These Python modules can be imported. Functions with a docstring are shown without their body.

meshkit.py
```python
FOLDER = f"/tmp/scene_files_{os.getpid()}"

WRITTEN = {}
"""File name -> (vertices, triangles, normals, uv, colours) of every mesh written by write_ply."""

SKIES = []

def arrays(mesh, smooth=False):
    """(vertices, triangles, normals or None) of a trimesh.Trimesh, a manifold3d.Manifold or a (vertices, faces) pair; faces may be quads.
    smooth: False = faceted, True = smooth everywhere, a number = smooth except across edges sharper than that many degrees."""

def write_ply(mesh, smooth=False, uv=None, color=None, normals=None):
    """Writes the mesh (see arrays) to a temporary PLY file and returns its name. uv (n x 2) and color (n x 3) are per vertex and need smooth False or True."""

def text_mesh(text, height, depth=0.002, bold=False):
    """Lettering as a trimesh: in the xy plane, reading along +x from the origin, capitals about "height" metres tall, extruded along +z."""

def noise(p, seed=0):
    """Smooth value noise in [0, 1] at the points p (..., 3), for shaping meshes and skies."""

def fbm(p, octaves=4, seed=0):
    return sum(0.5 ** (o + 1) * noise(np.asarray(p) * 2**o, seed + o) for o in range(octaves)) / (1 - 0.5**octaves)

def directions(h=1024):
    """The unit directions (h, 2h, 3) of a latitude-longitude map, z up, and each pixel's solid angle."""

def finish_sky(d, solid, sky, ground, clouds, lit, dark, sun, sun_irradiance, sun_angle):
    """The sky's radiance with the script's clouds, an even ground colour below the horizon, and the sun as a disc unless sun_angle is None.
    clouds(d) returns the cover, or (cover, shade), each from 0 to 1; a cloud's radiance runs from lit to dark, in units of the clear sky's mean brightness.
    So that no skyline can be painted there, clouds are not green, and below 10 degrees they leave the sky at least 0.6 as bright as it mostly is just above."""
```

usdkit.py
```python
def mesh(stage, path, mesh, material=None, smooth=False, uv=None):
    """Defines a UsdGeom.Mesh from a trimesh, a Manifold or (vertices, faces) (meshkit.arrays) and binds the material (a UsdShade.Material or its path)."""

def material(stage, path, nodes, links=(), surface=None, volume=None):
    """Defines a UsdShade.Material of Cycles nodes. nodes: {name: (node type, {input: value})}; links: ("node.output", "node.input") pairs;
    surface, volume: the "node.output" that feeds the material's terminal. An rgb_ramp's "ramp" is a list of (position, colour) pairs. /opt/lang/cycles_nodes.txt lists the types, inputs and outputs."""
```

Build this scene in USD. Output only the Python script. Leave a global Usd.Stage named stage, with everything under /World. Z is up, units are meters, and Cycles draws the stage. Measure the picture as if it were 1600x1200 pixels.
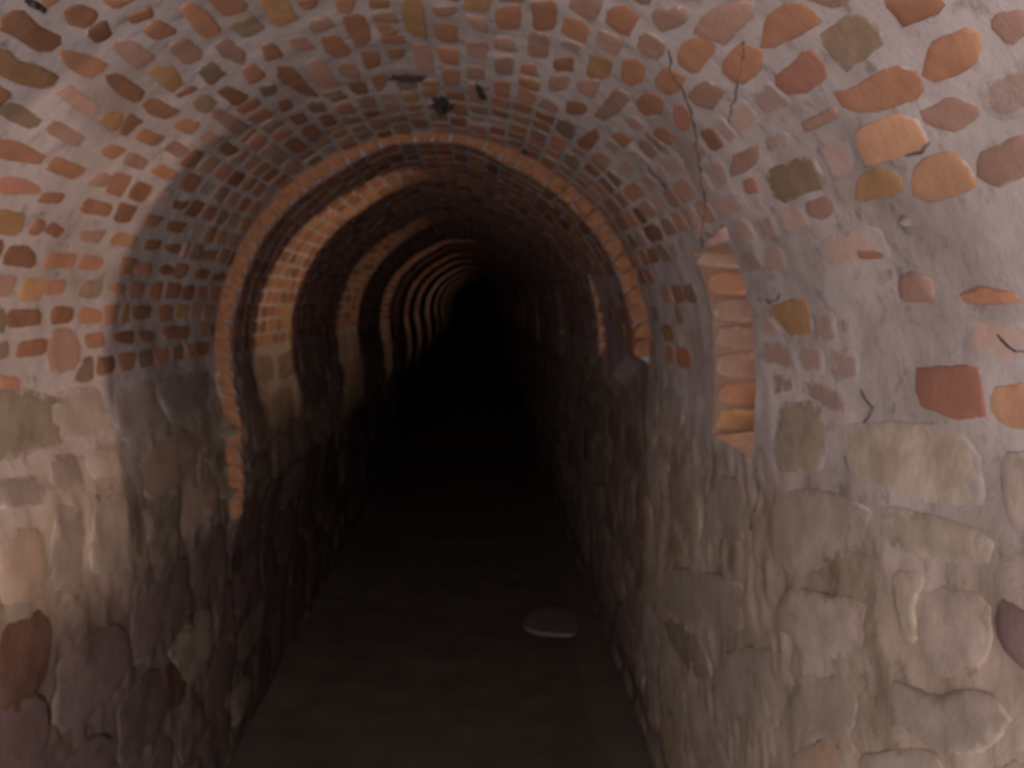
import math
import random

import numpy as np
import usdkit
from meshkit import fbm, noise
from pxr import Gf, Sdf, Usd, UsdGeom, UsdLux, Vt
from shapely.geometry import Polygon, box
from shapely.strtree import STRtree

stage = Usd.Stage.CreateInMemory()
UsdGeom.SetStageUpAxis(stage, "Z")
UsdGeom.SetStageMetersPerUnit(stage, 1.0)
UsdGeom.Xform.Define(stage, "/World")
UsdGeom.Scope.Define(stage, "/World/Looks")

# ------------------------------------------------------------------ camera, light, exposure
F_PX, VX, VY, EYE = 1350.0, 748.0, 468.0, 1.63
az = math.atan((800 - VX) / F_PX)
el = math.atan((600 - VY) / F_PX * math.cos(az))
fwd = np.array([math.sin(az) * math.cos(el), math.cos(az) * math.cos(el), -math.sin(el)])
rgt = np.array([math.cos(az), -math.sin(az), 0.0])
upv = np.cross(rgt, fwd)
cam = UsdGeom.Camera.Define(stage, "/World/camera")
M = np.eye(4)
M[0, :3], M[1, :3], M[2, :3], M[3, :3] = rgt, upv, -fwd, (0, 0, EYE)
cam.AddTransformOp().Set(Gf.Matrix4d(*M.ravel().tolist()))
FOCAL = 30.0
cam.CreateFocalLengthAttr(FOCAL)
cam.CreateHorizontalApertureAttr(FOCAL * 1600 / F_PX)
cam.CreateVerticalApertureAttr(FOCAL * 1200 / F_PX)
cam.CreateClippingRangeAttr(Gf.Vec2f(0.02, 200))
cam.CreateFStopAttr(12.0)          # the photograph is softly out of focus: focused too near
cam.CreateFocusDistanceAttr(0.42)
cam.CreateExposureAttr(0.0)


def rect_light(name, pos, xaxis, yaxis, w, h, color, intensity):
    """Daylight standing in an opening of the tunnel; it shines along -(xaxis x yaxis)."""
    li = UsdLux.RectLight.Define(stage, "/World/" + name)
    z = np.cross(xaxis, yaxis)
    m = np.eye(4)
    m[0, :3], m[1, :3], m[2, :3], m[3, :3] = xaxis, yaxis, z, pos
    li.AddTransformOp().Set(Gf.Matrix4d(*m.ravel().tolist()))
    li.CreateWidthAttr(w)
    li.CreateHeightAttr(h)
    li.CreateColorAttr(Gf.Vec3f(*color))
    li.CreateIntensityAttr(intensity)
    return li


# daylight of the tunnel mouth, behind the camera
rect_light("mouth_daylight", (-0.34, -0.36, 1.08), (1, 0, 0), (0, 0, 1), 1.14, 2.1, (1.0, 0.905, 0.89), 6.1)
SLIT_COLOR = (1.0, 0.73, 0.57)

# ------------------------------------------------------------------ the lining as a surface: t along the arch, y along the tunnel
CX, R, ZS = -0.156, 0.75, 1.438
ARC = math.pi * R
STEP_Y, STEP = 3.0, 0.052
PITCH, PHASE = 0.0622, 0.335
T_A, T_B = PHASE + PITCH * 5.5, PHASE + PITCH * 21.5       # wall_right | ceiling | wall_left
END = 44.0


def smooth(a, b, x):
    u = np.clip((np.asarray(x, float) - a) / (b - a), 0, 1)
    return u * u * (3 - 2 * u)


def relief(t, y):
    """Unevenness of the lining in metres."""
    p = np.stack([t, y, np.zeros_like(t)], -1)
    low = smooth(0.05, -0.25, t) + smooth(ARC - 0.05, ARC + 0.25, t)
    d = 0.020 * (fbm(p * 2.3, 3, 3) - 0.5) + (0.006 + 0.006 * low) * (fbm(p * 13, 4, 9) - 0.5) * 1.6
    streak = fbm(np.stack([t * 9, y * 26, 0 * t], -1), 3, 21) - 0.5
    return d + 0.009 * low * streak


def shift(t, y):
    """How far the lining stands in from the plain profile: the collar, and the thicker foot of the left wall."""
    low = -0.035 - 0.165 * smooth(STEP_Y + 0.05, STEP_Y + 0.65, y)
    w = smooth(0, 1, (t - low) / 0.035) * (1 - smooth(ARC + 0.45, ARC + 0.75, t))
    w = w * (1 - 0.5 * smooth(0.85, 1.1, t) * smooth(1.55, 1.3, t))
    s = STEP * w * smooth(STEP_Y, STEP_Y + 0.012, y)
    return s + 0.035 * smooth(ARC + 0.03, ARC + 0.28, t)


def plain(t):
    a = np.clip(t / R, 0, math.pi)
    px, pz = CX + R * np.cos(a), ZS + R * np.sin(a)
    pz = np.where(t < 0, ZS + t, np.where(t > ARC, ZS - (t - ARC), pz))
    return px, pz, -np.cos(a), -np.sin(a)


def lining(t, y, off=0.0):
    t, y = np.broadcast_arrays(np.asarray(t, float), np.asarray(y, float))
    px, pz, nx, nz = plain(t)
    o = off + relief(t, y) + shift(t, y)
    return np.stack([px + nx * o, y, pz + nz * o], -1)


def t_of_z(z):
    return R * math.asin(min((z - ZS) / R, 1)) if z >= ZS else z - ZS


# openings in the right wall: near edge, far edge, sill, head, depth of the slot, where its outer slit stands, and the light
WINDOWS = [
    # a0, a1, z0, z1, depth, slit y, slit width, slit z0, slit z1, intensity
    (1.81, 2.13, 1.29, 1.75, 1.00, 2.115, 0.03, 1.42, 1.60, 1250),
    (3.66, 3.86, 1.29, 1.76, 0.62, 3.815, 0.04, 1.27, 1.52, 780),
    (5.46, 5.81, 1.25, 1.70, 0.875, 5.60, 0.05, 1.05, 1.48, 145),
]
for c, w in ((7.95, 0.22), (8.95, 0.14), (10.3, 0.2), (12.1, 0.25), (14.5, 0.3), (17.3, 0.35), (20.4, 0.35), (23.3, 0.4), (27.0, 0.3)):
    WINDOWS.append((c - w / 2, c + w / 2, 1.25, 1.76, 0.6, c + 0.02, 0.05, 1.05, 1.50, (115 if c < 16 else 70 if c < 22 else 40) if w > 0.15 else 42))


def in_window(t, y, grow=0.0):
    hit = np.zeros(np.broadcast(t, y).shape, bool)
    for a0, a1, z0, z1, *_ in WINDOWS:
        hit |= (y > a0 - grow) & (y < a1 + grow) & (t > t_of_z(z0) - grow) & (t < t_of_z(z1) + grow)
    return hit


# ------------------------------------------------------------------ naming
names = {}


def numbered(path):
    k = names.get(path, 0)
    names[path] = k + 1
    return path if k == 0 else f"{path}_{k:03d}"


def tag(prim, label=None, cat=None, group=None, kind=None):
    for k, v in (("label", label), ("category", cat), ("group", group), ("kind", kind)):
        if v:
            prim.SetCustomDataByKey(k, v)
    return prim


def holder(name, label=None, cat=None, kind=None, at=None):
    x = UsdGeom.Xform.Define(stage, numbered("/World/" + name))
    if at is not None:
        x.AddTranslateOp().Set(Gf.Vec3d(*map(float, at)))
    return tag(x.GetPrim(), label, cat, None, kind)


def part(parent, name, v, f, mat, smoothing=True, core=None, **tags):
    m = usdkit.mesh(stage, numbered(f"{parent.GetPath()}/{name}"), (v, f), mat, smooth=smoothing)
    if core is not None:
        UsdGeom.PrimvarsAPI(m).CreatePrimvar("core", Sdf.ValueTypeNames.FloatArray, "vertex").Set(Vt.FloatArray.FromNumpy(np.asarray(core, np.float32)))
    tag(m.GetPrim(), **tags)
    return m.GetPrim()


# ------------------------------------------------------------------ materials
def mortar_nodes():
    """Lime mortar and plaster: grey-mauve on the vault, beige with olive stains on the low walls."""
    n = {
        "geo": ("geometry", {}),
        "sep": ("separate_xyz", {}),
        "na": ("noise_texture", {"scale": 3.2, "detail": 6.0, "roughness": 0.62}),
        "nb": ("noise_texture", {"scale": 26.0, "detail": 5.0, "roughness": 0.65}),
        "nc": ("noise_texture", {"scale": 1.7, "detail": 4.0, "roughness": 0.6}),
        "up": ("rgb_ramp", {"ramp": [(0.30, UP0), (0.5, UP1), (0.72, UP2)]}),
        "lo": ("rgb_ramp", {"ramp": [(0.28, LO0), (0.45, LO1), (0.58, LO2), (0.75, LO3)]}),
        "zn": ("math", {"math_type": "multiply_add", "value2": 0.5, "value3": -0.25}),
        "za": ("math", {"math_type": "add"}),
        "zr": ("map_range", {"range_type": "smoothstep", "from_min": 1.18, "from_max": 1.42, "to_min": 0.0, "to_max": 1.0, "clamp": True}),
        "mz": ("mix", {}),
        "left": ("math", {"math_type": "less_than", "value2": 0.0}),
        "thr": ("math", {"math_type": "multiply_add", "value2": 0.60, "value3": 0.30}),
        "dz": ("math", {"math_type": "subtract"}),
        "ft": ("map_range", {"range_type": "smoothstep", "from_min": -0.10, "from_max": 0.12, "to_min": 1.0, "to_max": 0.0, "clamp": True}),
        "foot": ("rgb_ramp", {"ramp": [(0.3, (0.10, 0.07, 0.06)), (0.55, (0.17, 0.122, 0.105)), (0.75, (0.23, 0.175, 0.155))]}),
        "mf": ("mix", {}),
        "sp": ("rgb_ramp", {"ramp": [(0.30, (0.62, 0.60, 0.60)), (0.45, (1, 1, 1)), (0.62, (1, 1, 1)), (0.78, (1.13, 1.12, 1.12))]}),
        "mm": ("mix", {"mix_type": "multiply", "fac": 1.0}),
    }
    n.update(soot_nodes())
    l = [("geo.position", "sep.vector"), ("geo.position", "na.vector"), ("geo.position", "nb.vector"), ("geo.position", "nc.vector"),
         ("na.fac", "up.fac"), ("na.fac", "lo.fac"), ("nc.fac", "zn.value1"), ("sep.z", "za.value1"), ("zn.value", "za.value2"), ("za.value", "zr.value"),
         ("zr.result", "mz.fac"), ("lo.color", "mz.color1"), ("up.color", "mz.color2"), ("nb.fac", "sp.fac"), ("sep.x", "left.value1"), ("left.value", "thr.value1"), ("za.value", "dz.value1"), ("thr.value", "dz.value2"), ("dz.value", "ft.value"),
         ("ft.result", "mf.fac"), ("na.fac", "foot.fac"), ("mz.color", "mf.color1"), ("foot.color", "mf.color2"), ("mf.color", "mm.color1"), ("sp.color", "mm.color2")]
    return n, l


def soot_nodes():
    """Shade of the deep tunnel put into the lining colour past the collar, one even tone."""
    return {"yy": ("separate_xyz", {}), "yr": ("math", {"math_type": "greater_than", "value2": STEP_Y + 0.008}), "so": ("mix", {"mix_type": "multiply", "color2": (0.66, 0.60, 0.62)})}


UP0, UP1, UP2 = (0.24, 0.195, 0.18), (0.365, 0.312, 0.30), (0.47, 0.41, 0.395)
LO0, LO1, LO2, LO3 = (0.17, 0.135, 0.09), (0.28, 0.22, 0.175), (0.36, 0.285, 0.235), (0.43, 0.35, 0.30)


def finish(name, n, l, color, bump=0.5, dist=0.006):
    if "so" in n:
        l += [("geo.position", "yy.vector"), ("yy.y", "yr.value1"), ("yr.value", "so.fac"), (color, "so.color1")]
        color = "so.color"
    n.update({"bn": ("noise_texture", {"scale": 60.0, "detail": 5.0, "roughness": 0.6}), "bp": ("bump", {"strength": bump, "distance": dist}),
              "p": ("principled_bsdf", {"roughness": 0.9, "specular_ior_level": 0.15})})
    l += [("geo.position", "bn.vector"), ("bn.fac", "bp.height"), ("bp.normal", "p.normal"), (color, "p.base_color")]
    return usdkit.material(stage, "/World/Looks/" + name, n, l, surface="p.BSDF")


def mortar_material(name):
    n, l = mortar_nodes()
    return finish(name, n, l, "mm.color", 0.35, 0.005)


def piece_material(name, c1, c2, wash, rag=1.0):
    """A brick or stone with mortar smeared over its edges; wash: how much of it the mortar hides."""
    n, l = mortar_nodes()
    n.update({
        "ob": ("object_info", {}),
        "off": ("vector_math", {"math_type": "scale", "scale": 37.0}),
        "cmb": ("combine_xyz", {}),
        "pa": ("vector_math", {"math_type": "add"}),
        "bc": ("noise_texture", {"scale": 16.0, "detail": 4.0, "roughness": 0.6}),
        "br": ("rgb_ramp", {"ramp": [(0.30, c1), (0.70, c2)]}),
        "vv": ("map_range", {"from_min": 0.0, "from_max": 1.0, "to_min": 0.78, "to_max": 1.18}),
        "hs": ("hsv", {"saturation": 0.88}),
        "at": ("attribute", {"attribute": "core"}),
        "en": ("noise_texture", {"scale": 34.0, "detail": 5.0, "roughness": 0.65}),
        "es": ("math", {"math_type": "multiply_add", "value2": 1.5 * rag, "value3": -0.75 * rag}),
        "ea": ("math", {"math_type": "add"}),
        "er": ("map_range", {"range_type": "smoothstep", "from_min": wash - 0.16, "from_max": wash + 0.16, "to_min": 0.0, "to_max": 1.0, "clamp": True}),
        "mx": ("mix", {}),
    })
    l += [("ob.random", "cmb.x"), ("ob.random", "cmb.y"), ("cmb.vector", "off.vector1"), ("geo.position", "pa.vector1"), ("off.vector", "pa.vector2"),
          ("pa.vector", "bc.vector"), ("bc.fac", "br.fac"), ("ob.random", "vv.value"), ("vv.result", "hs.value"), ("br.color", "hs.color"),
          ("pa.vector", "en.vector"), ("en.fac", "es.value1"), ("at.fac", "ea.value1"), ("es.value", "ea.value2"), ("ea.value", "er.value"),
          ("er.result", "mx.fac"), ("mm.color", "mx.color1"), ("hs.color", "mx.color2")]
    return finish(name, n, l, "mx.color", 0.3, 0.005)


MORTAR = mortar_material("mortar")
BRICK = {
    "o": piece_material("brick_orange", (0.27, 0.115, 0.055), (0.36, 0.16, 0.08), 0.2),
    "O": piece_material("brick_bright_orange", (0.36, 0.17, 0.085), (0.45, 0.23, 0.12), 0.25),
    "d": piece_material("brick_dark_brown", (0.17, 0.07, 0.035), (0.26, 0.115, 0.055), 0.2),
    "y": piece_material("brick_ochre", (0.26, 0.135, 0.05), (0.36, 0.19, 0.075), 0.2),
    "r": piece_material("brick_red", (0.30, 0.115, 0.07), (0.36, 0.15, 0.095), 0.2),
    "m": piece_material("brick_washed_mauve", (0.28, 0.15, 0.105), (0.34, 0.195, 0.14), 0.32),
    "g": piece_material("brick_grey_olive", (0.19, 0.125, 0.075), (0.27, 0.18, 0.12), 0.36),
    "k": piece_material("brick_fresh_pink", (0.46, 0.28, 0.22), (0.56, 0.36, 0.30), 0.15),  # light on the ledge above the nearest slit, painted as a paler brick
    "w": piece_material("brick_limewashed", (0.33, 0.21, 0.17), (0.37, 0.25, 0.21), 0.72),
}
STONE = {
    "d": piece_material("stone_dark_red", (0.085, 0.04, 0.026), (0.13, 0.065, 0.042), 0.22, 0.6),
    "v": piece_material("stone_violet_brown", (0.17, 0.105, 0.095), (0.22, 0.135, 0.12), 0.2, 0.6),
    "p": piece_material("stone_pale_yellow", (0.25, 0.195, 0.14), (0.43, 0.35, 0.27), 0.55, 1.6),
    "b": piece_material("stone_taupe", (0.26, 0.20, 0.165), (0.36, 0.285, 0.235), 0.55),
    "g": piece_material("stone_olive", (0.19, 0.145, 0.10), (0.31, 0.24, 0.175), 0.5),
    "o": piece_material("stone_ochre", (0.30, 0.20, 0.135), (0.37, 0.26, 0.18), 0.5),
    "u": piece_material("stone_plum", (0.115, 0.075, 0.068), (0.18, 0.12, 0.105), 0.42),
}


def simple(name, c1, c2, scale=8.0, bump=0.5):
    n = {"geo": ("geometry", {}), "na": ("noise_texture", {"scale": scale, "detail": 6.0, "roughness": 0.65}), "rr": ("rgb_ramp", {"ramp": [(0.3, c1), (0.7, c2)]})}
    return finish(name, n, [("geo.position", "na.vector"), ("na.fac", "rr.fac")], "rr.color", bump)


EARTH = simple("earth", (0.075, 0.058, 0.047), (0.11, 0.086, 0.070), 5.0, 0.25)
DUST = simple("slab_dust", (0.13, 0.095, 0.085), (0.18, 0.135, 0.12), 9.0)
DARK = simple("crack_dark", (0.09, 0.065, 0.06), (0.15, 0.115, 0.11), 30.0)
MOSS = simple("moss_dark", (0.03, 0.022, 0.028), (0.065, 0.05, 0.05), 60.0)
SEAM = simple("moss_grey", (0.07, 0.05, 0.045), (0.17, 0.13, 0.115), 26.0)
BROKEN = simple("brick_broken", (0.20, 0.085, 0.042), (0.34, 0.165, 0.09), 40.0, 1.0)
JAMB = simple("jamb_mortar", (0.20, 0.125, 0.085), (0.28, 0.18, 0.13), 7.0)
JAMB_SOOT = simple("jamb_soot", (0.055, 0.034, 0.024), (0.10, 0.062, 0.045), 7.0)  # darker copy of the jamb colour: painted shade that dims the deeper slots
SILL = simple("sill_stone", (0.40, 0.27, 0.21), (0.50, 0.35, 0.28), 14.0)
CINDER = simple("lump_grey", (0.16, 0.135, 0.115), (0.22, 0.19, 0.16), 30.0)

# ------------------------------------------------------------------ pieces
rng = random.Random(11)


def rounded(poly, n, cut=0.22):
    """The outline with its corners taken off, as n even points, counter-clockwise."""
    p = np.asarray(poly, float)
    if 0.5 * np.sum(p[:, 0] * np.roll(p[:, 1], -1) - p[:, 1] * np.roll(p[:, 0], -1)) < 0:
        p = p[::-1]
    for _ in range(2):
        q = np.roll(p, -1, 0)
        p = np.stack([(1 - cut) * p + cut * q, cut * p + (1 - cut) * q], 1).reshape(-1, 2)
    d = np.r_[0, np.cumsum(np.linalg.norm(np.roll(p, -1, 0) - p, axis=1))]
    s = np.linspace(0, d[-1], n, endpoint=False)
    pp = np.vstack([p, p[:1]])
    return np.stack([np.interp(s, d, pp[:, 0]), np.interp(s, d, pp[:, 1])], 1)


def piece(poly, surface, n=12, high=0.004, ragged=0.05, cut=0.13, sunk=0.012, rim=None):
    """One brick or stone face: sunk edge, arris, inset ring, middle. surface(u, v, off) places it."""
    o = rounded(poly, n, cut)
    n = len(o)
    c = o.mean(0)
    k = 1 + ragged * (np.array([rng.random() for _ in range(n)]) - 0.5) * 2
    o = c + (o - c) * k[:, None]
    tilt = np.array([rng.uniform(-1, 1), rng.uniform(-1, 1)]) * 0.25
    span = np.ptp(o, axis=0) + 1e-6

    def top(q, base):
        return base + high * ((q - c) / span @ tilt) + high * 0.3 * np.array([rng.uniform(-1, 1) for _ in range(len(q))])

    i1, i2 = c + (o - c) * 0.9, c + (o - c) * 0.55
    rings = [(o, np.full(n, -sunk), np.full(n, 0.1)), (o, top(o, high * 0.45) if rim is None else np.full(n, rim), np.full(n, 0.26)), (i1, top(i1, high), np.full(n, 0.5)), (i2, top(i2, high * 1.25), np.full(n, 0.9)),
             (c[None], top(c[None], high * 1.3), np.ones(1))]
    u = np.vstack([r[0] for r in rings])
    off = np.concatenate([r[1] for r in rings])
    core = np.concatenate([r[2] for r in rings])
    f = []
    for r in range(3):
        for i in range(n):
            a, b = r * n + i, r * n + (i + 1) % n
            f += [(a, b, b + n), (a, b + n, a + n)]
    f += [(3 * n + i, 3 * n + (i + 1) % n, 4 * n) for i in range(n)]
    return surface(u[:, 0], u[:, 1], off), np.array(f), core


def facing(v, f, inward):
    """Triangles turned so that they face along the given direction on the whole."""
    c = np.cross(v[f[:, 1]] - v[f[:, 0]], v[f[:, 2]] - v[f[:, 0]]).sum(0)
    return f if c @ inward > 0 else f[:, ::-1]


def seen(p):
    """Rough size in picture pixels of points on a piece; 0 outside the picture."""
    d = p - np.array([0, 0, EYE])
    z = d @ fwd
    if (z < 0.2).any():
        return 0.0
    x, y = 800 + F_PX * (d @ rgt) / z, 600 - F_PX * (d @ upv) / z
    if x.max() < -10 or x.min() > 1610 or y.max() < -10 or y.min() > 1210:
        return 0.0
    return float(np.ptp(x) * np.ptp(y))


def parse(text):
    out = []
    for line in text.strip().split("\n"):
        c, *p = line.split()
        out.append((c, np.array([[float(a) / 1000 for a in q.split(",")] for q in p])))
    return out


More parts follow.
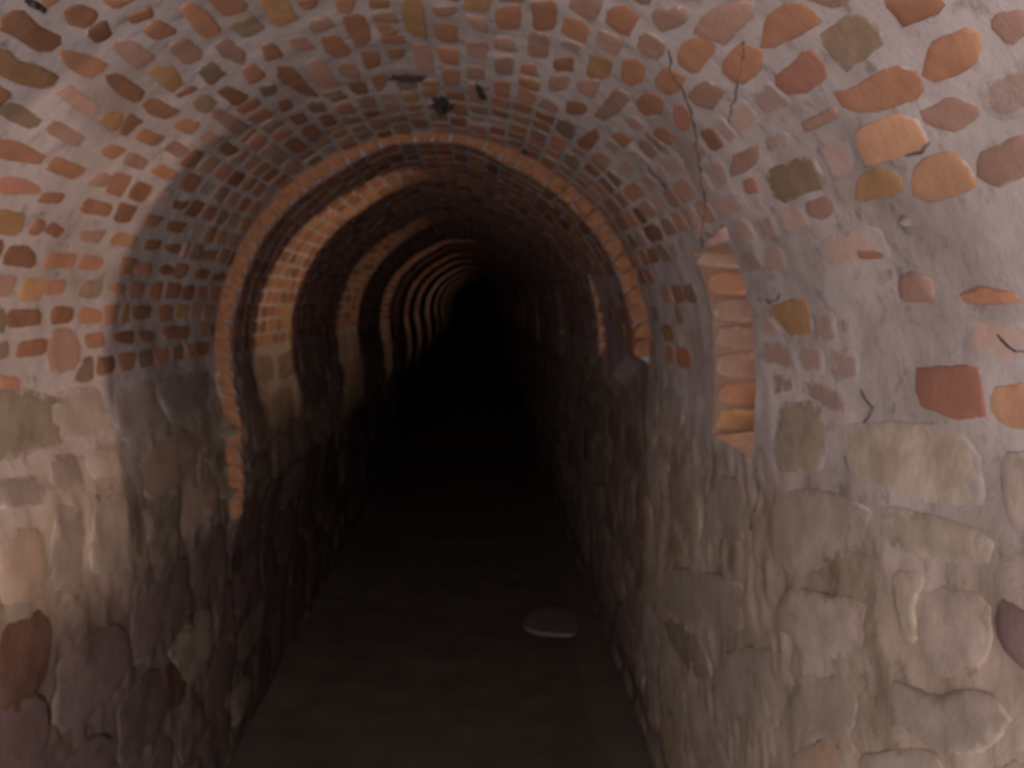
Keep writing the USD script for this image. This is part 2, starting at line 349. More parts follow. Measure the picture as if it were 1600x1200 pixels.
# measured on the photograph, in millimetres on the lining (t, y): bricks, stones, cracks
BRICKS = parse("""
d 1700,1237 1682,1257 1691,1310 1685,1377 1709,1389 1724,1353 1720,1293 1723,1256
y 1755,1286 1744,1305 1754,1348 1744,1382 1746,1465 1774,1457 1784,1374 1784,1320
d 1651,1322 1629,1334 1621,1383 1637,1401 1655,1389 1662,1360
d 1653,1402 1625,1407 1637,1465 1655,1456
m 1648,1479 1626,1495 1622,1606 1655,1615 1650,1549
o 1702,1398 1685,1463 1682,1537 1721,1523 1721,1450
d 1704,1556 1686,1578 1687,1703 1714,1708 1717,1634
d 1714,1732 1691,1744 1683,1868 1712,1865 1725,1793
m 1769,1482 1747,1494 1753,1613 1775,1608
y 1782,1638 1760,1644 1748,1695 1779,1738 1790,1712
o 1776,1812 1757,1819 1753,1937 1776,1914
o 1716,1910 1687,1917 1678,2012 1714,2020
m 1713,2062 1688,2072 1684,2186 1720,2173
d 1717,2218 1688,2224 1688,2353 1721,2323
m 1842,1523 1815,1533 1824,1654 1848,1641
g 1834,1378 1820,1407 1829,1507 1848,1499 1846,1392
o 1883,1430 1874,1483 1882,1575 1900,1573 1908,1492 1909,1455
o 1905,1595 1880,1608 1884,1732 1910,1709
r 1943,1486 1933,1547 1941,1620 1953,1632 1970,1509
o 1841,1732 1825,1751 1825,1827 1848,1806
m 1839,1840 1818,1848 1822,1967 1842,1955
m 1906,1758 1886,1783 1888,1862 1910,1851
o 1839,1996 1813,2020 1818,2155 1846,2139
m 1773,1956 1753,1976 1754,2095 1777,2075
y 1646,1641 1625,1652 1609,1697 1625,1781 1657,1782
m 1585,1598 1561,1605 1561,1722 1588,1717
d 1589,1437 1558,1447 1566,1480 1589,1469
o 1592,1504 1565,1491 1557,1570 1590,1556
o 1524,1494 1506,1486 1494,1549 1499,1657 1534,1654
m 1525,1697 1503,1700 1499,1811 1516,1844 1530,1763
o 1526,1864 1504,1863 1503,1967 1534,1967
g 1585,1756 1565,1760 1565,1856 1589,1859
d 1591,1909 1571,1910 1559,2036 1590,2039
d 1656,1798 1628,1807 1629,1838 1654,1822
g 1642,1861 1622,1882 1622,1971 1648,1982 1653,1920
m 1645,1988 1620,1990 1613,2239 1651,2250 1643,2063
o 1646,1258 1631,1283 1639,1296 1652,1290
o 1595,1355 1564,1402 1593,1397
y 1400,1581 1355,1614 1360,1734 1407,1733
o 1337,1625 1308,1641 1322,1685 1339,1675
m 1346,1744 1302,1741 1296,1802 1343,1827 1348,1802
o 1270,1656 1241,1664 1258,1739 1274,1725
o 1278,1751 1234,1745 1238,1908 1276,1965 1280,1872
o 1224,1815 1203,1807 1181,1881 1206,1897 1221,1878
y 1215,1668 1183,1669 1191,1722 1220,1729
y 1168,1669 1132,1663 1137,1920 1174,1881 1173,1759
m 1120,1695 1071,1676 1069,1711 1111,1756
o 1119,1788 1071,1789 1075,1920 1117,1926 1124,1872
m 1060,1716 1029,1735 1029,1815 1042,1813
m 1064,1903 1016,1881 1016,1989 1056,2006
o 998,1658 946,1595 939,1735 983,1779 997,1740
m 993,1818 949,1808 932,1879 991,1919
o 1346,1846 1308,1859 1301,1990 1319,2017 1351,1969
m 1395,1805 1369,1828 1364,1922 1399,1902
o 1461,1786 1440,1812 1444,1898 1478,1877
d 1472,1949 1438,1949 1433,2258 1455,2242 1478,2050
m 1402,1971 1361,1985 1364,2224 1419,2210 1410,2042
m 1335,2045 1296,2057 1300,2197 1335,2142
d 1336,2202 1298,2213 1302,2342 1335,2334
o 1273,1991 1233,2017 1244,2120 1278,2121
o 1213,1995 1191,1997 1198,2067 1216,2071
m 1173,1948 1137,1979 1141,2181 1180,2171
o 1122,1963 1076,1968 1080,2100 1121,2090
o 1123,2133 1085,2131 1090,2287 1126,2269
m 1061,2089 1019,2072 1023,2177 1060,2205
m 994,1970 951,1926 950,2057 988,2100
o 991,2162 956,2123 956,2283 981,2297
m 1060,2236 1027,2227 1028,2458 1064,2429
o 1269,2168 1235,2180 1244,2270 1266,2362 1271,2291
d 1404,2313 1357,2313 1354,2351 1399,2356
r 1404,2386 1362,2399 1366,2553 1404,2526
m 1339,2366 1298,2379 1298,2532 1342,2516
g 1464,2262 1427,2318 1436,2438 1471,2380
d 1510,2148 1490,2168 1498,2275 1522,2264
g 1516,2000 1494,2023 1502,2099 1523,2084
d 1519,2308 1488,2350 1493,2462 1526,2435
d 1466,2449 1438,2475 1444,2619 1474,2588
d 1529,2471 1489,2513 1498,2685 1537,2619
m 1273,2468 1234,2484 1245,2602 1283,2605
o 1229,2525 1184,2531 1191,2635 1228,2629
o 1180,2345 1145,2324 1153,2469 1183,2453
o 936,1545 888,1493 879,1653 923,1717
o 858,1553 817,1536 808,1643 849,1659 858,1642
o 802,1417 774,1365 748,1374 745,1474 796,1487
m 796,1528 750,1511 746,1600 792,1615
m 925,1749 881,1705 873,1847 914,1881
o 928,1961 901,1912 884,1993 925,2024
y 791,1687 742,1643 737,1749 778,1826
o 732,1601 714,1553 687,1551 674,1631 694,1709 720,1697
m 795,1874 749,1789 740,1938 788,1958
m 737,1425 714,1389 690,1397 689,1486 726,1500
o 665,1351 659,1290 623,1269 622,1332 620,1412 657,1429
m 738,1306 696,1231 687,1281 707,1358 731,1345
m 676,1213 641,1101 622,1133 621,1249 660,1278 669,1281
o 608,1281 605,1204 580,1170 562,1221 564,1310 600,1327
o 663,1545 662,1481 626,1448 617,1520 628,1599 660,1595
m 607,1503 602,1392 569,1365 560,1470 588,1513
o 656,1766 653,1649 617,1632 602,1695 629,1786
r 596,1646 597,1568 567,1570 552,1632 563,1690
d 597,1836 591,1747 560,1727 558,1805
m 717,1972 713,1770 678,1745 678,1860 694,2025 724,2040
d 856,1833 827,1762 821,1847 850,1897
m 854,1931 813,1883 812,1994 846,2061
o 805,2056 757,1995 753,2085 793,2164
m 652,1894 641,1826 623,1845 633,1915
d 730,2386 707,2140 688,2139 686,2358 714,2429
o 656,2093 647,2000 621,1984 624,2099
d 533,1599 529,1523 509,1528 510,1597
m 476,1517 470,1398 446,1431 441,1507 446,1593
r 428,1547 425,1490 399,1504 404,1566
o 610,1095 601,1041 586,1014 554,1006 563,1085 571,1145 586,1164
r 542,1205 542,1127 545,1078 534,1067 506,1070 502,1147 515,1209
o 483,1083 475,1061 475,966 472,936 442,919 432,937 435,1006 447,1060 464,1084
o 456,912 477,859 470,826 473,804 455,803 441,823 435,856 441,908
m 465,779 469,763 462,732 448,732 444,746 438,769 453,778
o 540,887 509,814 498,831 504,872 506,893
O 428,1086 422,978 404,970 378,964 378,1015 378,1116 408,1103
y 368,1154 373,1094 360,1047 334,1056 337,1184
m 468,1216 466,1106 452,1109 453,1220
m 415,956 417,889 393,852 382,909 397,949
O 352,1019 365,989 362,928 340,913 322,913 313,1007 332,1038
m 352,887 359,807 322,817 316,880 335,904
w 479,1344 470,1269 450,1279 453,1388
k 370,2020 384,1926 373,1913 349,1964 345,2040
k 330,1994 340,1925 360,1812 346,1787 328,1798 323,1908
o 1963,1793 1948,1813 1946,1941 1970,1952 1974,1832
d 1969,1635 1955,1639 1949,1712 1963,1708
d 2027,1706 2003,1719 2018,1789 2037,1765
d 2027,1648 2002,1663 2006,1696 2028,1689
m 2012,1861 2001,1984 2029,1977 2029,1876
y 2026,2017 1999,2033 2003,2160 2031,2159
d 2083,1603 2060,1621 2057,1675 2074,1715 2098,1724 2096,1615
o 2095,1753 2070,1762 2065,1889 2094,1880
o 2097,1904 2063,1918 2069,2028 2097,2014
o 2135,1781 2121,1800 2119,1867 2140,1871 2146,1806
d 2192,1655 2177,1684 2178,1787 2208,1797 2210,1688
o 2190,1960 2172,1992 2184,2089 2212,2100 2213,1991
d 2266,1717 2238,1724 2236,1830 2266,1836
g 2237,1645 2233,1680 2261,1687 2268,1649
m 2233,1843 2225,1926 2253,1986 2283,1999 2318,1977 2317,1846 2273,1837
o 2239,2015 2236,2116 2272,2142 2270,2037
o 1967,2128 1948,2144 1947,2238 1977,2212
d 1948,2273 1943,2413 1964,2404 1964,2296
d 1895,2230 1885,2345 1902,2335 1906,2259
d 2085,2369 2065,2410 2075,2509 2091,2459
d 2075,2647 2063,2694 2070,2797 2098,2777 2096,2653
d 2086,2814 2065,2947 2098,2984 2102,2830
d 2008,2338 1999,2463 2028,2472 2021,2353
d 2009,2197 2001,2307 2024,2310 2029,2218
r 2074,2198 2060,2302 2091,2329 2090,2221
o 2008,2642 1994,2781 2027,2793 2033,2674
d 2246,2174 2238,2302 2276,2301 2266,2188
d 2251,2328 2255,2431 2282,2436 2278,2344
r 2243,2476 2252,2737 2297,2732 2281,2497
d 2174,2255 2170,2396 2206,2413 2208,2281
o 2134,2090 2121,2136 2128,2189 2153,2175
o 2307,1652 2313,1720 2330,1731 2325,1652
m 356,1342 358,1249 335,1249 323,1307 339,1354
r 267,1235 263,1163 252,1170 255,1237
m 224,1149 231,1102 221,1063 191,1069 192,1155
o 199,1014 208,958 200,908 191,897 187,962 191,1010
y 176,1680 192,1582 192,1488 138,1485 128,1598 154,1656
r 98,1139 111,1035 108,994 55,990 43,1048 51,1127 78,1150
O 92,964 102,905 55,892 50,949 69,973
""")
STONES = parse("""
d 2755,1536 2773,1662 2779,1734 2917,1725 2968,1651 2926,1518
d 3161,2314 3169,2375 3289,2516 3342,2441 3291,2300
d 3095,2499 3110,2592 3179,2613 3169,2513
v -150,949 -145,928 -148,840 -210,834 -218,898 -210,931 -190,948
p -14,1420 32,1127 33,1034 16,973 -56,973 -77,1055 -97,1248 -88,1382 -57,1416
p -109,1243 -79,1025 -87,945 -116,949 -156,1095 -169,1237
b -192,1705 -137,1493 -114,1263 -186,1261 -324,1538 -342,1692
b -185,1109 -154,964 -200,945 -256,974 -317,1077 -283,1126
p -196,1199 -180,1144 -178,1096 -212,1127 -274,1114 -298,1163 -248,1179
b -364,1630 -281,1333 -275,1232 -359,1246 -455,1489 -453,1674
b -359,1214 -332,1082 -269,973 -261,891 -311,912 -393,1026 -420,1140
b -505,1549 -401,1287 -436,1235 -555,1346 -633,1571
b 22,961 42,846 -76,837 -70,940
g -1,1687 17,1449 -110,1433 -158,1685
b -260,2198 -199,1846 -366,1863 -426,2184
b -676,2767 -423,1835 -580,1845 -810,2658
b -715,2129 -499,1682 -508,1522 -676,1629 -835,2058
b -522,1276 -419,1122 -394,1011 -476,1034 -610,1245
g 2323,1663 2345,1785 2386,1941 2479,1938 2475,1792 2473,1585 2317,1600
b 2353,1831 2368,2125 2502,2129 2463,1825
b 2496,1954 2521,2134 2600,2141 2570,1946
b 2484,1791 2496,1936 2578,1927 2563,1770
b 2580,1755 2608,1903 2779,1894 2769,1761 2718,1728
b 2609,1924 2626,2146 2835,2139 2783,1905
b 2491,1583 2514,1757 2577,1743 2549,1577
o 2583,1574 2612,1727 2762,1723 2728,1559
""")
CRACKS = parse("""
k 678,1405 653,1479 617,1499 574,1558 538,1634 487,1722 424,1814 380,1906 326,2024
k 605,1194 576,1271 557,1334 529,1444
k 2658,3021 2739,3066 2831,3087 2966,3136 3068,3175
K 374,1018 375,990 379,961
k 194,1702 189,1646 202,1596
k 152,950 141,927 133,895
k 2602,1955 2631,1968 2656,1972
K -164,2132 -231,2139 -299,2145
k -172,1779 -232,1790 -307,1810
K 49,1323 26,1279 0,1311
k 342,2016 359,1936 337,1897 361,1792
""")

# ------------------------------------------------------------------ the setting
ceiling = holder("ceiling", "barrel vault of orange-brown bricks with wide pale mortar joints overhead", "ceiling", "structure")
wall_left = holder("wall_left", "left tunnel wall, brick courses above a rough plastered stone foot", "wall", "structure")
wall_right = holder("wall_right", "right tunnel wall of mortar-smeared bricks over rough stone, broken by slit openings", "wall", "structure")


def owner(t):
    return wall_right if t < T_A else ceiling if t < T_B else wall_left


ys = np.unique(np.round(np.concatenate([np.arange(-0.48, 0.6, 0.12), np.arange(0.6, 3.3, 0.0135), np.arange(3.3, 6.2, 0.03), np.arange(6.2, END + 0.1, 0.16),
                                        [STEP_Y - 0.002, STEP_Y, STEP_Y + 0.004, STEP_Y + 0.008, STEP_Y + 0.012, STEP_Y + 0.015]] + [[w[0], w[1]] for w in WINDOWS]), 4))


def lining_mesh(parent, t0, t1, step=0.0125):
    ts = np.arange(t0, t1 + 1e-6, (t1 - t0) / round((t1 - t0) / step))
    if parent is wall_right:
        extra = [t_of_z(w[k]) for w in WINDOWS for k in (2, 3)]
        ts = np.unique(np.round(np.concatenate([ts, extra]), 4))
    tt, yy = np.meshgrid(ts, ys, indexing="ij")
    v = lining(tt, yy).reshape(-1, 3)
    i, j = np.meshgrid(np.arange(len(ts) - 1), np.arange(len(ys) - 1), indexing="ij")
    tc, yc = (ts[i] + ts[i + 1]) / 2, (ys[j] + ys[j + 1]) / 2
    keep = ~in_window(tc, yc) if parent is wall_right else np.ones(tc.shape, bool)
    a = (i * len(ys) + j)[keep]
    f = np.concatenate([np.stack([a, a + 1, a + len(ys) + 1], 1), np.stack([a, a + len(ys) + 1, a + len(ys)], 1)])
    mid = (t0 + t1) / 2
    _, _, nx, nz = plain(np.array(mid))
    part(parent, "mortar", v, facing(v, f, np.array([nx, 0, nz])), MORTAR, smoothing=50)


T_LOW, T_HIGH = -ZS - 0.02, ARC + ZS + 0.02
lining_mesh(wall_right, T_LOW, T_A)
lining_mesh(ceiling, T_A, T_B)
lining_mesh(wall_left, T_B, T_HIGH)

# floor
xs, fy = np.linspace(-0.99, 0.66, 90), np.unique(np.concatenate([np.arange(-0.48, 6, 0.03), np.arange(6, END + 0.1, 0.2)]))
xx, yy = np.meshgrid(xs, fy, indexing="ij")
p = np.stack([xx, yy, 0 * xx], -1)
zz = 0.03 * (fbm(p * 1.3, 3, 40) - 0.5) + 0.006 * (fbm(p * 9, 3, 41) - 0.5) + 0.06 * smooth(0.42, 0.6, xx) + 0.05 * smooth(-0.7, -0.92, xx)
fv = np.stack([xx, yy, zz - 0.005], -1).reshape(-1, 3)
i, j = np.meshgrid(np.arange(len(xs) - 1), np.arange(len(fy) - 1), indexing="ij")
a = (i * len(fy) + j).ravel()
ff = np.concatenate([np.stack([a, a + 1, a + len(fy) + 1], 1), np.stack([a, a + len(fy) + 1, a + len(fy)], 1)])
m = usdkit.mesh(stage, "/World/floor", (fv, facing(fv, ff, np.array([0, 0, 1.0]))), EARTH, smooth=True)
tag(m.GetPrim(), "dark trodden earth floor running down the tunnel", "floor", None, "structure")

# end of the tunnel, far off
ev = np.array([[-1.1, END, -0.1], [0.8, END, -0.1], [0.8, END, 2.4], [-1.1, END, 2.4], [-1.1, END + 0.3, -0.1], [0.8, END + 0.3, -0.1], [0.8, END + 0.3, 2.4], [-1.1, END + 0.3, 2.4]])
ef = np.array([[0, 1, 2], [0, 2, 3], [5, 4, 7], [5, 7, 6], [4, 0, 3], [4, 3, 7], [1, 5, 6], [1, 6, 2], [3, 2, 6], [3, 6, 7], [4, 5, 1], [4, 1, 0]])
m = usdkit.mesh(stage, "/World/wall_end", (ev, ef), MORTAR)
tag(m.GetPrim(), "black far end of the tunnel", "wall", None, "structure")

# ------------------------------------------------------------------ bricks
placed = []                                 # (kind, polygon in (t, y))
for c, q in BRICKS:
    if in_window(q[:, 0].mean(), q[:, 1].mean(), 0.0):
        continue
    m = q.mean(0)
    q = m + (q - m) * 1.13
    k = round((m[0] - PHASE) / PITCH)
    if k >= 3 and np.ptp(q[:, 0]) < 0.07:       # bricks lie in the straight courses of the vault
        row, high = PHASE + PITCH * k, np.ptp(q[:, 0])
        want = max(high, 0.050 if k < 16 else 0.047 if k < 22 else 0.037)
        want = min(want, 0.055)
        mid = 0.25 * m[0] + 0.75 * row - m[0]
        q = np.column_stack([m[0] + (q[:, 0] - (q[:, 0].max() + q[:, 0].min()) / 2) * want / high + mid, q[:, 1]])
    placed.append((c, q, True))
taken = [Polygon(q).buffer(0) for _, q, _ in placed]
tree = STRtree([g.buffer(0.006) for g in taken])
stone_polys = [Polygon(q).buffer(0) for _, q in STONES]
FAR_Y = 13.0
far = {wall_right: [], ceiling: [], wall_left: []}
for k in range(-5, 33):
    t0, t1 = PHASE + PITCH * (k - 0.5), PHASE + PITCH * (k + 0.5)
    y = 0.55 + rng.uniform(0, 0.15)
    last = None
    while y < FAR_Y:
        ln = rng.choice([0.105, 0.115, 0.12, 0.13, 0.215] if k < 24 else [0.105, 0.11, 0.115, 0.12])
        y0, y1 = y, y + ln
        y = y1 + rng.uniform(0.008, 0.018)
        if y0 < STEP_Y + 0.02 and y1 > STEP_Y - 0.012:
            y1 = STEP_Y - 0.012
            y = STEP_Y + 0.02
            if y1 - y0 < 0.05:
                continue
        tc, yc = (t0 + t1) / 2, (y0 + y1) / 2
        if in_window(np.array([tc] * 3), np.array([y0, yc, y1]), 0.02).any():
            continue
        if k < 0 and rng.random() < 0.5:
            continue
        g = rng.uniform(0.004, 0.009) if k > 24 else rng.uniform(0.003, 0.007)
        cell = box(t0 + g, y0, t1 - g, y1)
        if y0 < 2.9:
            near = [taken[q] for q in tree.query(cell)]
            for o in near:
                cell = cell.difference(o.buffer(0.012))
            for o in stone_polys:
                cell = cell.difference(o.buffer(0.01))
            if cell.is_empty:
                continue
            cell = max(getattr(cell, "geoms", [cell]), key=lambda s: s.area)
            b, full = cell.bounds, t1 - t0 - 2 * g
            if cell.area < 0.0016 or b[2] - b[0] < 0.62 * full or cell.area < 0.6 * (b[2] - b[0]) * (b[3] - b[1]):
                continue
            cell = cell.convex_hull
            if any(cell.intersection(o).area > 0.15 * cell.area for o in near):
                continue
            b = cell.bounds
            if cell.area < 0.0022 or b[2] - b[0] < 0.03 or b[3] - b[1] < 0.042:
                continue
        q = np.array(cell.exterior.coords)[:-1]
        if yc < 6.0:
            sk = rng.uniform(-0.004, 0.004)
            q = q + np.array([[rng.uniform(-0.004, 0.004), rng.uniform(-0.006, 0.006) + sk] for _ in q])
        if k < 9 and yc < 2.3:
            c = rng.choices("wmog", [8, 2, 0.6, 0.5])[0]
        elif yc < STEP_Y:
            c = rng.choices("odmrygw", [4, 4 if k > 18 else 2, 4, 2, 2, 2, 1])[0]
        else:
            c = rng.choices("odryg", [4, 3, 3, 3, 1])[0]
        placed.append((c, q, False))

cands = {wall_right: [], ceiling: [], wall_left: []}
for c, q, traced in placed:
    t, y = q[:, 0].mean(), q[:, 1].mean()
    size = seen(lining(q[:, 0], q[:, 1]))
    cands[owner(t)].append((size + (1e6 if traced else 0) if y < 4.4 else 0.0, c, q, y))
for parent, items in cands.items():
    items.sort(key=lambda s: -s[0])
    rest_v, rest_f, rest_c, base = {}, {}, {}, {}
    made = 0
    cap = {"/World/wall_right": 270, "/World/ceiling": 282, "/World/wall_left": 272}[str(parent.GetPath())]
    for size, c, q, y in items:
        t = q[:, 0].mean()
        _, _, nx, nz = plain(np.array(t))
        one = size > 0 and made < cap
        n = 14 if one and y < 2.2 else 10 if y < 6 else 6
        high = rng.uniform(0.0012, 0.003) if c != "w" else 0.001
        v, f, core = piece(q, lining, n, high, 0.06 if y < 6 else 0.0, 0.09 if size > 1e6 else 0.07, rim=-0.002 if c == "w" else -0.0008 if y < 3 else 0.001)
        f = facing(v, f, np.array([nx, 0, nz]))
        if one:
            part(parent, "brick", v, f, BRICK[c], core=core)
            made += 1
        elif y < 0.9 and seen(v) == 0:
            continue
        else:
            cc = c if c in "od" else "o" if c in "ymrOk" else "d"
            b = base.get(cc, 0)
            rest_v.setdefault(cc, []).append(v), rest_f.setdefault(cc, []).append(f + b), rest_c.setdefault(cc, []).append(core)
            base[cc] = b + len(v)
    for cc in rest_v:
        part(parent, "brickwork", np.vstack(rest_v[cc]), np.vstack(rest_f[cc]), BRICK[cc], core=np.concatenate(rest_c[cc]), kind="stuff")

# the collar: broken brick ends that face the mouth of the tunnel
for k in range(-6, 42):
    t = PHASE + PITCH * (k - 0.5)
    if t < -0.01:
        continue
    w = PITCH * rng.uniform(0.98, 1.06)
    deep = float(shift(np.array(t + w / 2), np.array(STEP_Y + 0.1)) - shift(np.array(t + w / 2), np.array(STEP_Y - 0.1)))
    if deep < 0.02:
        continue

    def collar(u, v, off, t=t):
        px, pz, nx, nz = plain(u)
        o = v + relief(u, np.full_like(u, STEP_Y)) + shift(u, np.full_like(u, STEP_Y - 0.1))
        return np.stack([px + nx * o, STEP_Y - 0.002 - off, pz + nz * o], -1)

    q = np.array([[t + 0.001, -0.014], [t + w, -0.014], [t + w + rng.uniform(-0.006, 0.004), deep * rng.uniform(0.94, 1.08)], [t + rng.uniform(-0.002, 0.01), deep * rng.uniform(0.94, 1.08)]])
    v, f, core = piece(q, collar, 10, rng.uniform(0.005, 0.016) if k < 10 else rng.uniform(0.0015, 0.004), 0.16 if k < 10 else 0.06)
    part(owner(t + w / 2), "brick", v, facing(v, f, np.array([0, -1.0, 0])), BROKEN, smoothing=30, label="broken brick end on the collar")

# ------------------------------------------------------------------ stones of the low walls
stones = [(c, q, True) for c, q in STONES]
tk = list(stone_polys) + [g for (c, q, tr), g in zip(placed, taken) if q[:, 0].mean() < 0.1 or q[:, 0].mean() > ARC]
for side in (0, 1):
    s = -0.06 if side == 0 else 0.02
    while s > -1.40 if side == 0 else s < 1.40:
        h = rng.uniform(0.13, 0.24)
        y = 0.6 + rng.uniform(0, 0.3)
        while y < 9:
            ln = rng.uniform(0.2, 0.5)
            lo, hi = (s - h, s) if side == 0 else (ARC + s, ARC + s + h)
            q = box(lo + 0.008, y, hi - 0.008, y + ln)
            for o in tk:
                if q.intersects(o):
                    q = q.difference(o.buffer(0.012))
            y += ln + rng.uniform(0.012, 0.03)
            if q.is_empty:
                continue
            q = max(getattr(q, "geoms", [q]), key=lambda g: g.area)
            q = q.convex_hull if q.convex_hull.area < 1.3 * q.area else q.buffer(-0.03).convex_hull
            if q.is_empty or q.area < 0.009 or any(q.intersection(o).area > 0.1 * q.area for o in tk):
                continue
            q = np.array(q.exterior.coords)[:-1]
            if in_window(q[:, 0], q[:, 1], 0.01).any():
                continue
            q = q + np.array([[rng.uniform(-0.022, 0.022), rng.uniform(-0.03, 0.03)] for _ in q])
            z = ZS - abs(s if side else s)
            if side:
                c = rng.choices("uvgd", [5, 2, 1, 1])[0] if z < 1.0 else rng.choices("bgo", [3, 3, 2])[0]
            else:
                c = rng.choices("bgpou", [6, 4, 0.4, 1.5, 0.8])[0]
            stones.append((c, q, False))
        s += -(h + 0.015) if side == 0 else (h + 0.015)
for c, q, traced in stones:
    t, y = q[:, 0].mean(), q[:, 1].mean()
    _, _, nx, nz = plain(np.array(t))
    v, f, core = piece(q, lining, 16 if y < 3.5 else 10, rng.uniform(0.0015, 0.0035) if t < 0 else rng.uniform(0.002, 0.005), 0.06, 0.15, sunk=0.02, rim=-0.0025)
    core = np.maximum(core, 0.38)
    if y > 0.95 and seen(v) == 0:
        continue
    part(owner(t), "stone", v, facing(v, f, np.array([nx, 0, nz])), STONE[c], core=core)

# ------------------------------------------------------------------ cracks
for c, q in CRACKS:
    w = 0.0011 if c == "k" else 0.004
    d = np.r_[0, np.cumsum(np.linalg.norm(np.diff(q, axis=0), axis=1))]
    s = np.linspace(0, d[-1], max(6, int(d[-1] / 0.012)))
    u = np.stack([np.interp(s, d, q[:, 0]), np.interp(s, d, q[:, 1])], 1)
    u += 0.009 * (np.stack([noise(np.stack([s * 60, 0 * s, 0 * s], -1), 5), noise(np.stack([s * 60, 0 * s, 0 * s], -1), 6)], 1) - 0.5)
    g = np.gradient(u, axis=0)
    nrm = np.stack([-g[:, 1], g[:, 0]], 1) / (np.linalg.norm(g, axis=1, keepdims=True) + 1e-9)
    width = (w * (0.4 + 0.9 * noise(np.stack([s * 45, 0 * s, 0 * s], -1), 8)) * np.minimum(1, np.minimum(s, d[-1] - s) / 0.02 + 0.15))[:, None]
    l, r = u - nrm * width, u + nrm * width
    n = len(u)
    uv = np.vstack([l, u, r])
    v = lining(uv[:, 0], uv[:, 1], np.concatenate([np.full(n, -0.004), np.full(n, 0.004), np.full(n, -0.004)]))
    f = np.vstack([[(b * n + i, b * n + i + 1, (b + 1) * n + i + 1), (b * n + i, (b + 1) * n + i + 1, (b + 1) * n + i)] for b in range(2) for i in range(n - 1)]).reshape(-1, 3)
    t = q[:, 0].mean()
    _, _, nx, nz = plain(np.array(t))
    part(owner(t), "crack", v, facing(v, f, np.array([nx, 0, nz])), DARK)

# ------------------------------------------------------------------ slit openings of the right wall
WHICH = ["slit opening nearest the camera in the right wall, its sill catching light", "second slit opening from the camera in the right wall, orange lit edge",
         "third slit opening from the camera in the right wall, faint lit edge"]
for k, (a0, a1, z0, z1, depth, by, bw, bz0, bz1, power) in enumerate(WINDOWS):
    label = WHICH[k] if k < 3 else "dark distant slit opening far down the right wall"
    w = holder(f"window_{k + 1}", label, "window", "structure")
    if k >= 3:
        w.SetCustomDataByKey("group", "distant slit openings of the right wall")
    xo = CX + R + depth
    zs = np.linspace(z0, z1, 24)
    b0, b1 = by - bw / 2 - 0.004, by + bw / 2 + 0.003
    tz = np.array([t_of_z(z) for z in zs])

    def side(ya, yb, looks, k=k):
        inner = lining(tz, np.full_like(tz, ya), 0.0)
        inner[:, 1], inner[:, 2] = ya, zs
        cols = []
        for s in np.linspace(0, 1, 14):
            zo = bz0 - 0.02 + (zs - z0) / (z1 - z0) * (bz1 - bz0 + 0.04)
            c = np.stack([inner[:, 0] * (1 - s) + xo * s, np.full_like(zs, ya * (1 - s) + yb * s), zs * (1 - s) + zo * s], -1)
            c[:, 1] += 0.004 * (fbm(c * 14, 3, 60) - 0.5) * (s > 0.01)
            cols.append(c)
        v = np.vstack(cols)
        n = len(zs)
        f = np.array([t for q in range(13) for i in range(n - 1) for t in ((q * n + i, q * n + i + 1, (q + 1) * n + i + 1), (q * n + i, (q + 1) * n + i + 1, (q + 1) * n + i))])
        part(w, "jamb", v, facing(v, f, np.array([0, looks, 0])), JAMB if k < 2 else JAMB_SOOT, smoothing=40)

    side(a0, b0, 1.0)
    side(a1, b1, -1.0)
    for name, zi, zo, up in (("sill", z0, bz0 - 0.02, 1.0), ("lintel", z1, bz1 + 0.02, -1.0)):
        s, q = np.meshgrid(np.linspace(0, 1, 16), np.linspace(0, 1, 10), indexing="ij")
        xi = lining(np.full(10, t_of_z(zi)), a0 + (a1 - a0) * q[0], 0.0)[:, 0]
        v = np.stack([xi[None] * (1 - s) + xo * s, (a0 + (a1 - a0) * q) * (1 - s) + (b0 + (b1 - b0) * q) * s, zi * (1 - s) + zo * s], -1)
        v[..., 2] += 0.008 * (fbm(v * 12, 3, 70) - 0.5) * (s > 0.01)
        v = v.reshape(-1, 3)
        i, j = np.meshgrid(np.arange(15), np.arange(9), indexing="ij")
        a = (i * 10 + j).ravel()
        f = np.concatenate([np.stack([a, a + 1, a + 11], 1), np.stack([a, a + 11, a + 10], 1)])
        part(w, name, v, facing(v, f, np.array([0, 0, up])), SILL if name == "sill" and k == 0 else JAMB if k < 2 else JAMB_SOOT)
    if k < 3:                               # brick ends on the far jamb
        z = z0 + 0.01
        while z < z1 - 0.04:
            h = rng.uniform(0.05, 0.064)
            xi = float(lining(np.array(t_of_z(z + h / 2)), np.array(a1))[0]) + 0.008

            def on_jamb(u, v, off, xi=xi):
                s = np.clip((u - xi) / max(xo - xi, 1e-6), 0, 1)
                return np.stack([u, a1 * (1 - s) + b1 * s - off, v], -1)

            ln = rng.uniform(0.10, 0.2)
            v, f, core = piece([[xi, z], [xi + ln, z], [xi + ln, min(z + h, z1)], [xi, min(z + h, z1)]], on_jamb, 10, 0.005, 0.05)
            part(w, "brick", v, facing(v, f, np.array([0, -1.0, 0])), BRICK[rng.choice("moymo" if k == 0 else "ood" if k == 1 else "ddg")], core=core)
            z += h + 0.01
    rect_light(f"slit_daylight_{k + 1:02d}", (xo - 0.003, by, (bz0 + bz1) / 2), (0, 1, 0), (0, 0, 1), bw, bz1 - bz0, SLIT_COLOR if k == 0 else (1.0, 0.72, 0.44) if k < 3 else (1.0, 0.62, 0.40), power)

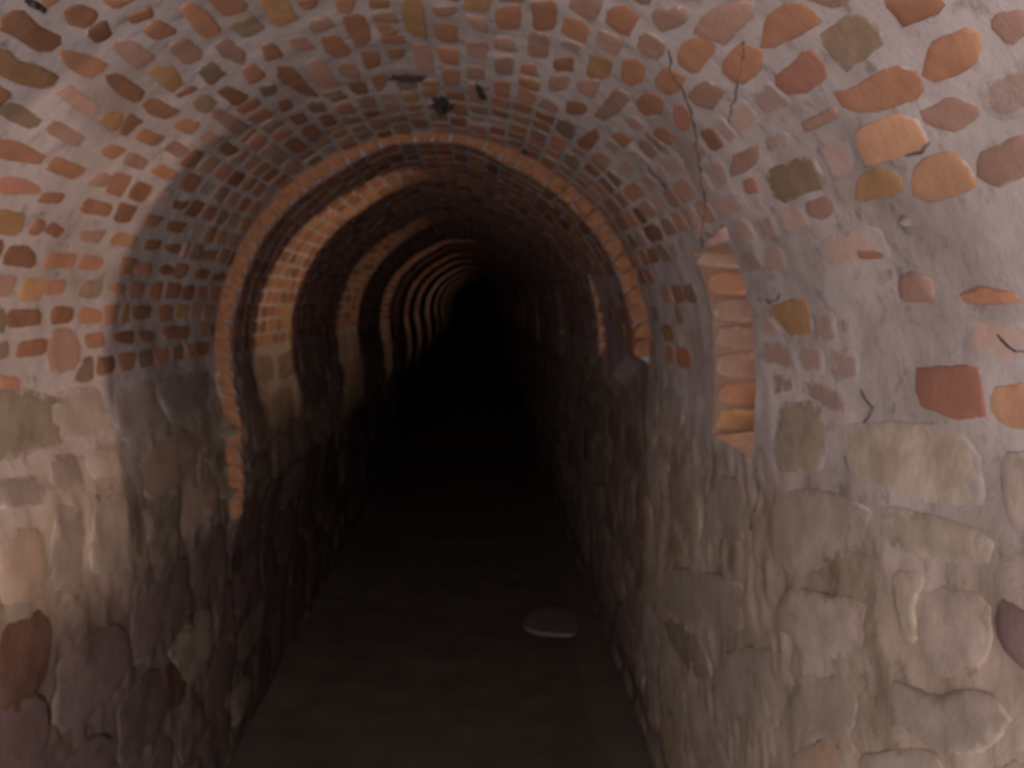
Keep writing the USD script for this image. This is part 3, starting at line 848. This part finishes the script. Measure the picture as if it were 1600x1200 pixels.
# ------------------------------------------------------------------ small things
def tuft(name, label, cat, t, y, half_t, half_y, deep, mat, seed, spikes=0.5, turn=0.0):
    """A ragged clump that hugs the lining."""
    rr, aa = np.meshgrid(np.linspace(0, 1, 9), np.linspace(0, 2 * np.pi, 28, endpoint=False), indexing="ij")
    ragged = 1 + spikes * (noise(np.stack([np.cos(aa) * 3, np.sin(aa) * 3, 0 * aa], -1) + 9, seed) - 0.5) * 2 * rr
    du, dv = half_t * rr * np.cos(aa) * ragged, half_y * rr * np.sin(aa) * ragged
    u, vv = t + du * math.cos(turn) - dv * math.sin(turn), y + du * math.sin(turn) + dv * math.cos(turn)
    off = -0.004 + deep * np.clip(1 - rr ** 2, 0, 1) * (0.45 + 1.1 * noise(np.stack([u * 160, vv * 160, 0 * u], -1), seed + 1))
    v = lining(u.ravel(), vv.ravel(), off.ravel())
    n = 28
    f = np.array([q for r in range(8) for i in range(n) for q in ((r * n + i, r * n + (i + 1) % n, (r + 1) * n + (i + 1) % n), (r * n + i, (r + 1) * n + (i + 1) % n, (r + 1) * n + i))])
    _, _, nx, nz = plain(np.array(t))
    base = lining(np.array([t]), np.array([y]))[0]
    h = holder(name, label, cat, at=base)
    part(h, "clump", v - base, facing(v, f, np.array([nx, 0, nz])), mat, smoothing=30)
    return h


tuft("moss_clump", "round black moss clump hanging from the crown of the brick vault", "moss", 1.122, 2.54, 0.035, 0.10, 0.03, MOSS, 3)
tuft("moss_clump", "long dark moss streak lying across the bricks left of the vault crown", "moss", 1.197, 2.235, 0.055, 0.045, 0.014, MOSS, 5, 0.35)
tuft("moss_clump", "slim slanting dark moss strand on the vault, right of the round clump", "moss", 1.012, 2.30, 0.013, 0.10, 0.014, MOSS, 7, 0.3, 0.12)
tuft("moss_clump", "small dark moss strand on the pale mortar at the photo's upper left corner", "moss", 1.667, 1.27, 0.008, 0.035, 0.010, MOSS, 8, 0.3)
tuft("moss_clump", "tiny dark moss spot beside the crumbling collar, right of the crown", "moss", 0.856, 2.93, 0.016, 0.05, 0.012, MOSS, 12, 0.4)
tuft("moss_clump", "long dark moss seam on the left haunch of the vault just before the collar", "moss", 1.515, 2.68, 0.085, 0.05, 0.007, SEAM, 17, 0.6, 0.25)
tuft("moss_clump", "dark moss seam on the right haunch of the vault above the nearest slit opening", "moss", 0.52, 2.05, 0.085, 0.03, 0.007, SEAM, 19, 0.7)
tuft("mortar_lump", "small grey lump of mortar stuck on the right wall under the cleft brick", "mortar lump", 0.296, 1.08, 0.013, 0.012, 0.012, CINDER, 14, 0.3)

# flat dusty slab on the floor by the right wall
q = rounded([[0.20, 4.10], [0.54, 4.02], [0.56, 4.40], [0.40, 4.46], [0.24, 4.40]], 22)
n = len(q)
c = q.mean(0)
rings = [(1.0, 0.0), (0.99, 0.03), (0.95, 0.04), (0.5, 0.044)]
sv = np.vstack([np.column_stack([c + (q - c) * s - c, np.full(n, z)]) for s, z in rings] + [[[0, 0, 0.045]]])
sv[:, 2] += 0.006 * (noise(np.column_stack([sv[:, :2] * 20, 0 * sv[:, 0]]), 4) - 0.5) * (sv[:, 2] > 0.01)
sf = [t for r in range(3) for i in range(n) for t in ((r * n + i, r * n + (i + 1) % n, (r + 1) * n + (i + 1) % n), (r * n + i, (r + 1) * n + (i + 1) % n, (r + 1) * n + i))]
sf += [(3 * n + i, 3 * n + (i + 1) % n, 4 * n) for i in range(n)]
sl = holder("stone_slab", "flat dusty stone slab on the dark floor beside the right wall", "stone slab", at=(c[0], c[1], -0.032))
part(sl, "slab_body", sv, np.array(sf), DUST, smoothing=35)
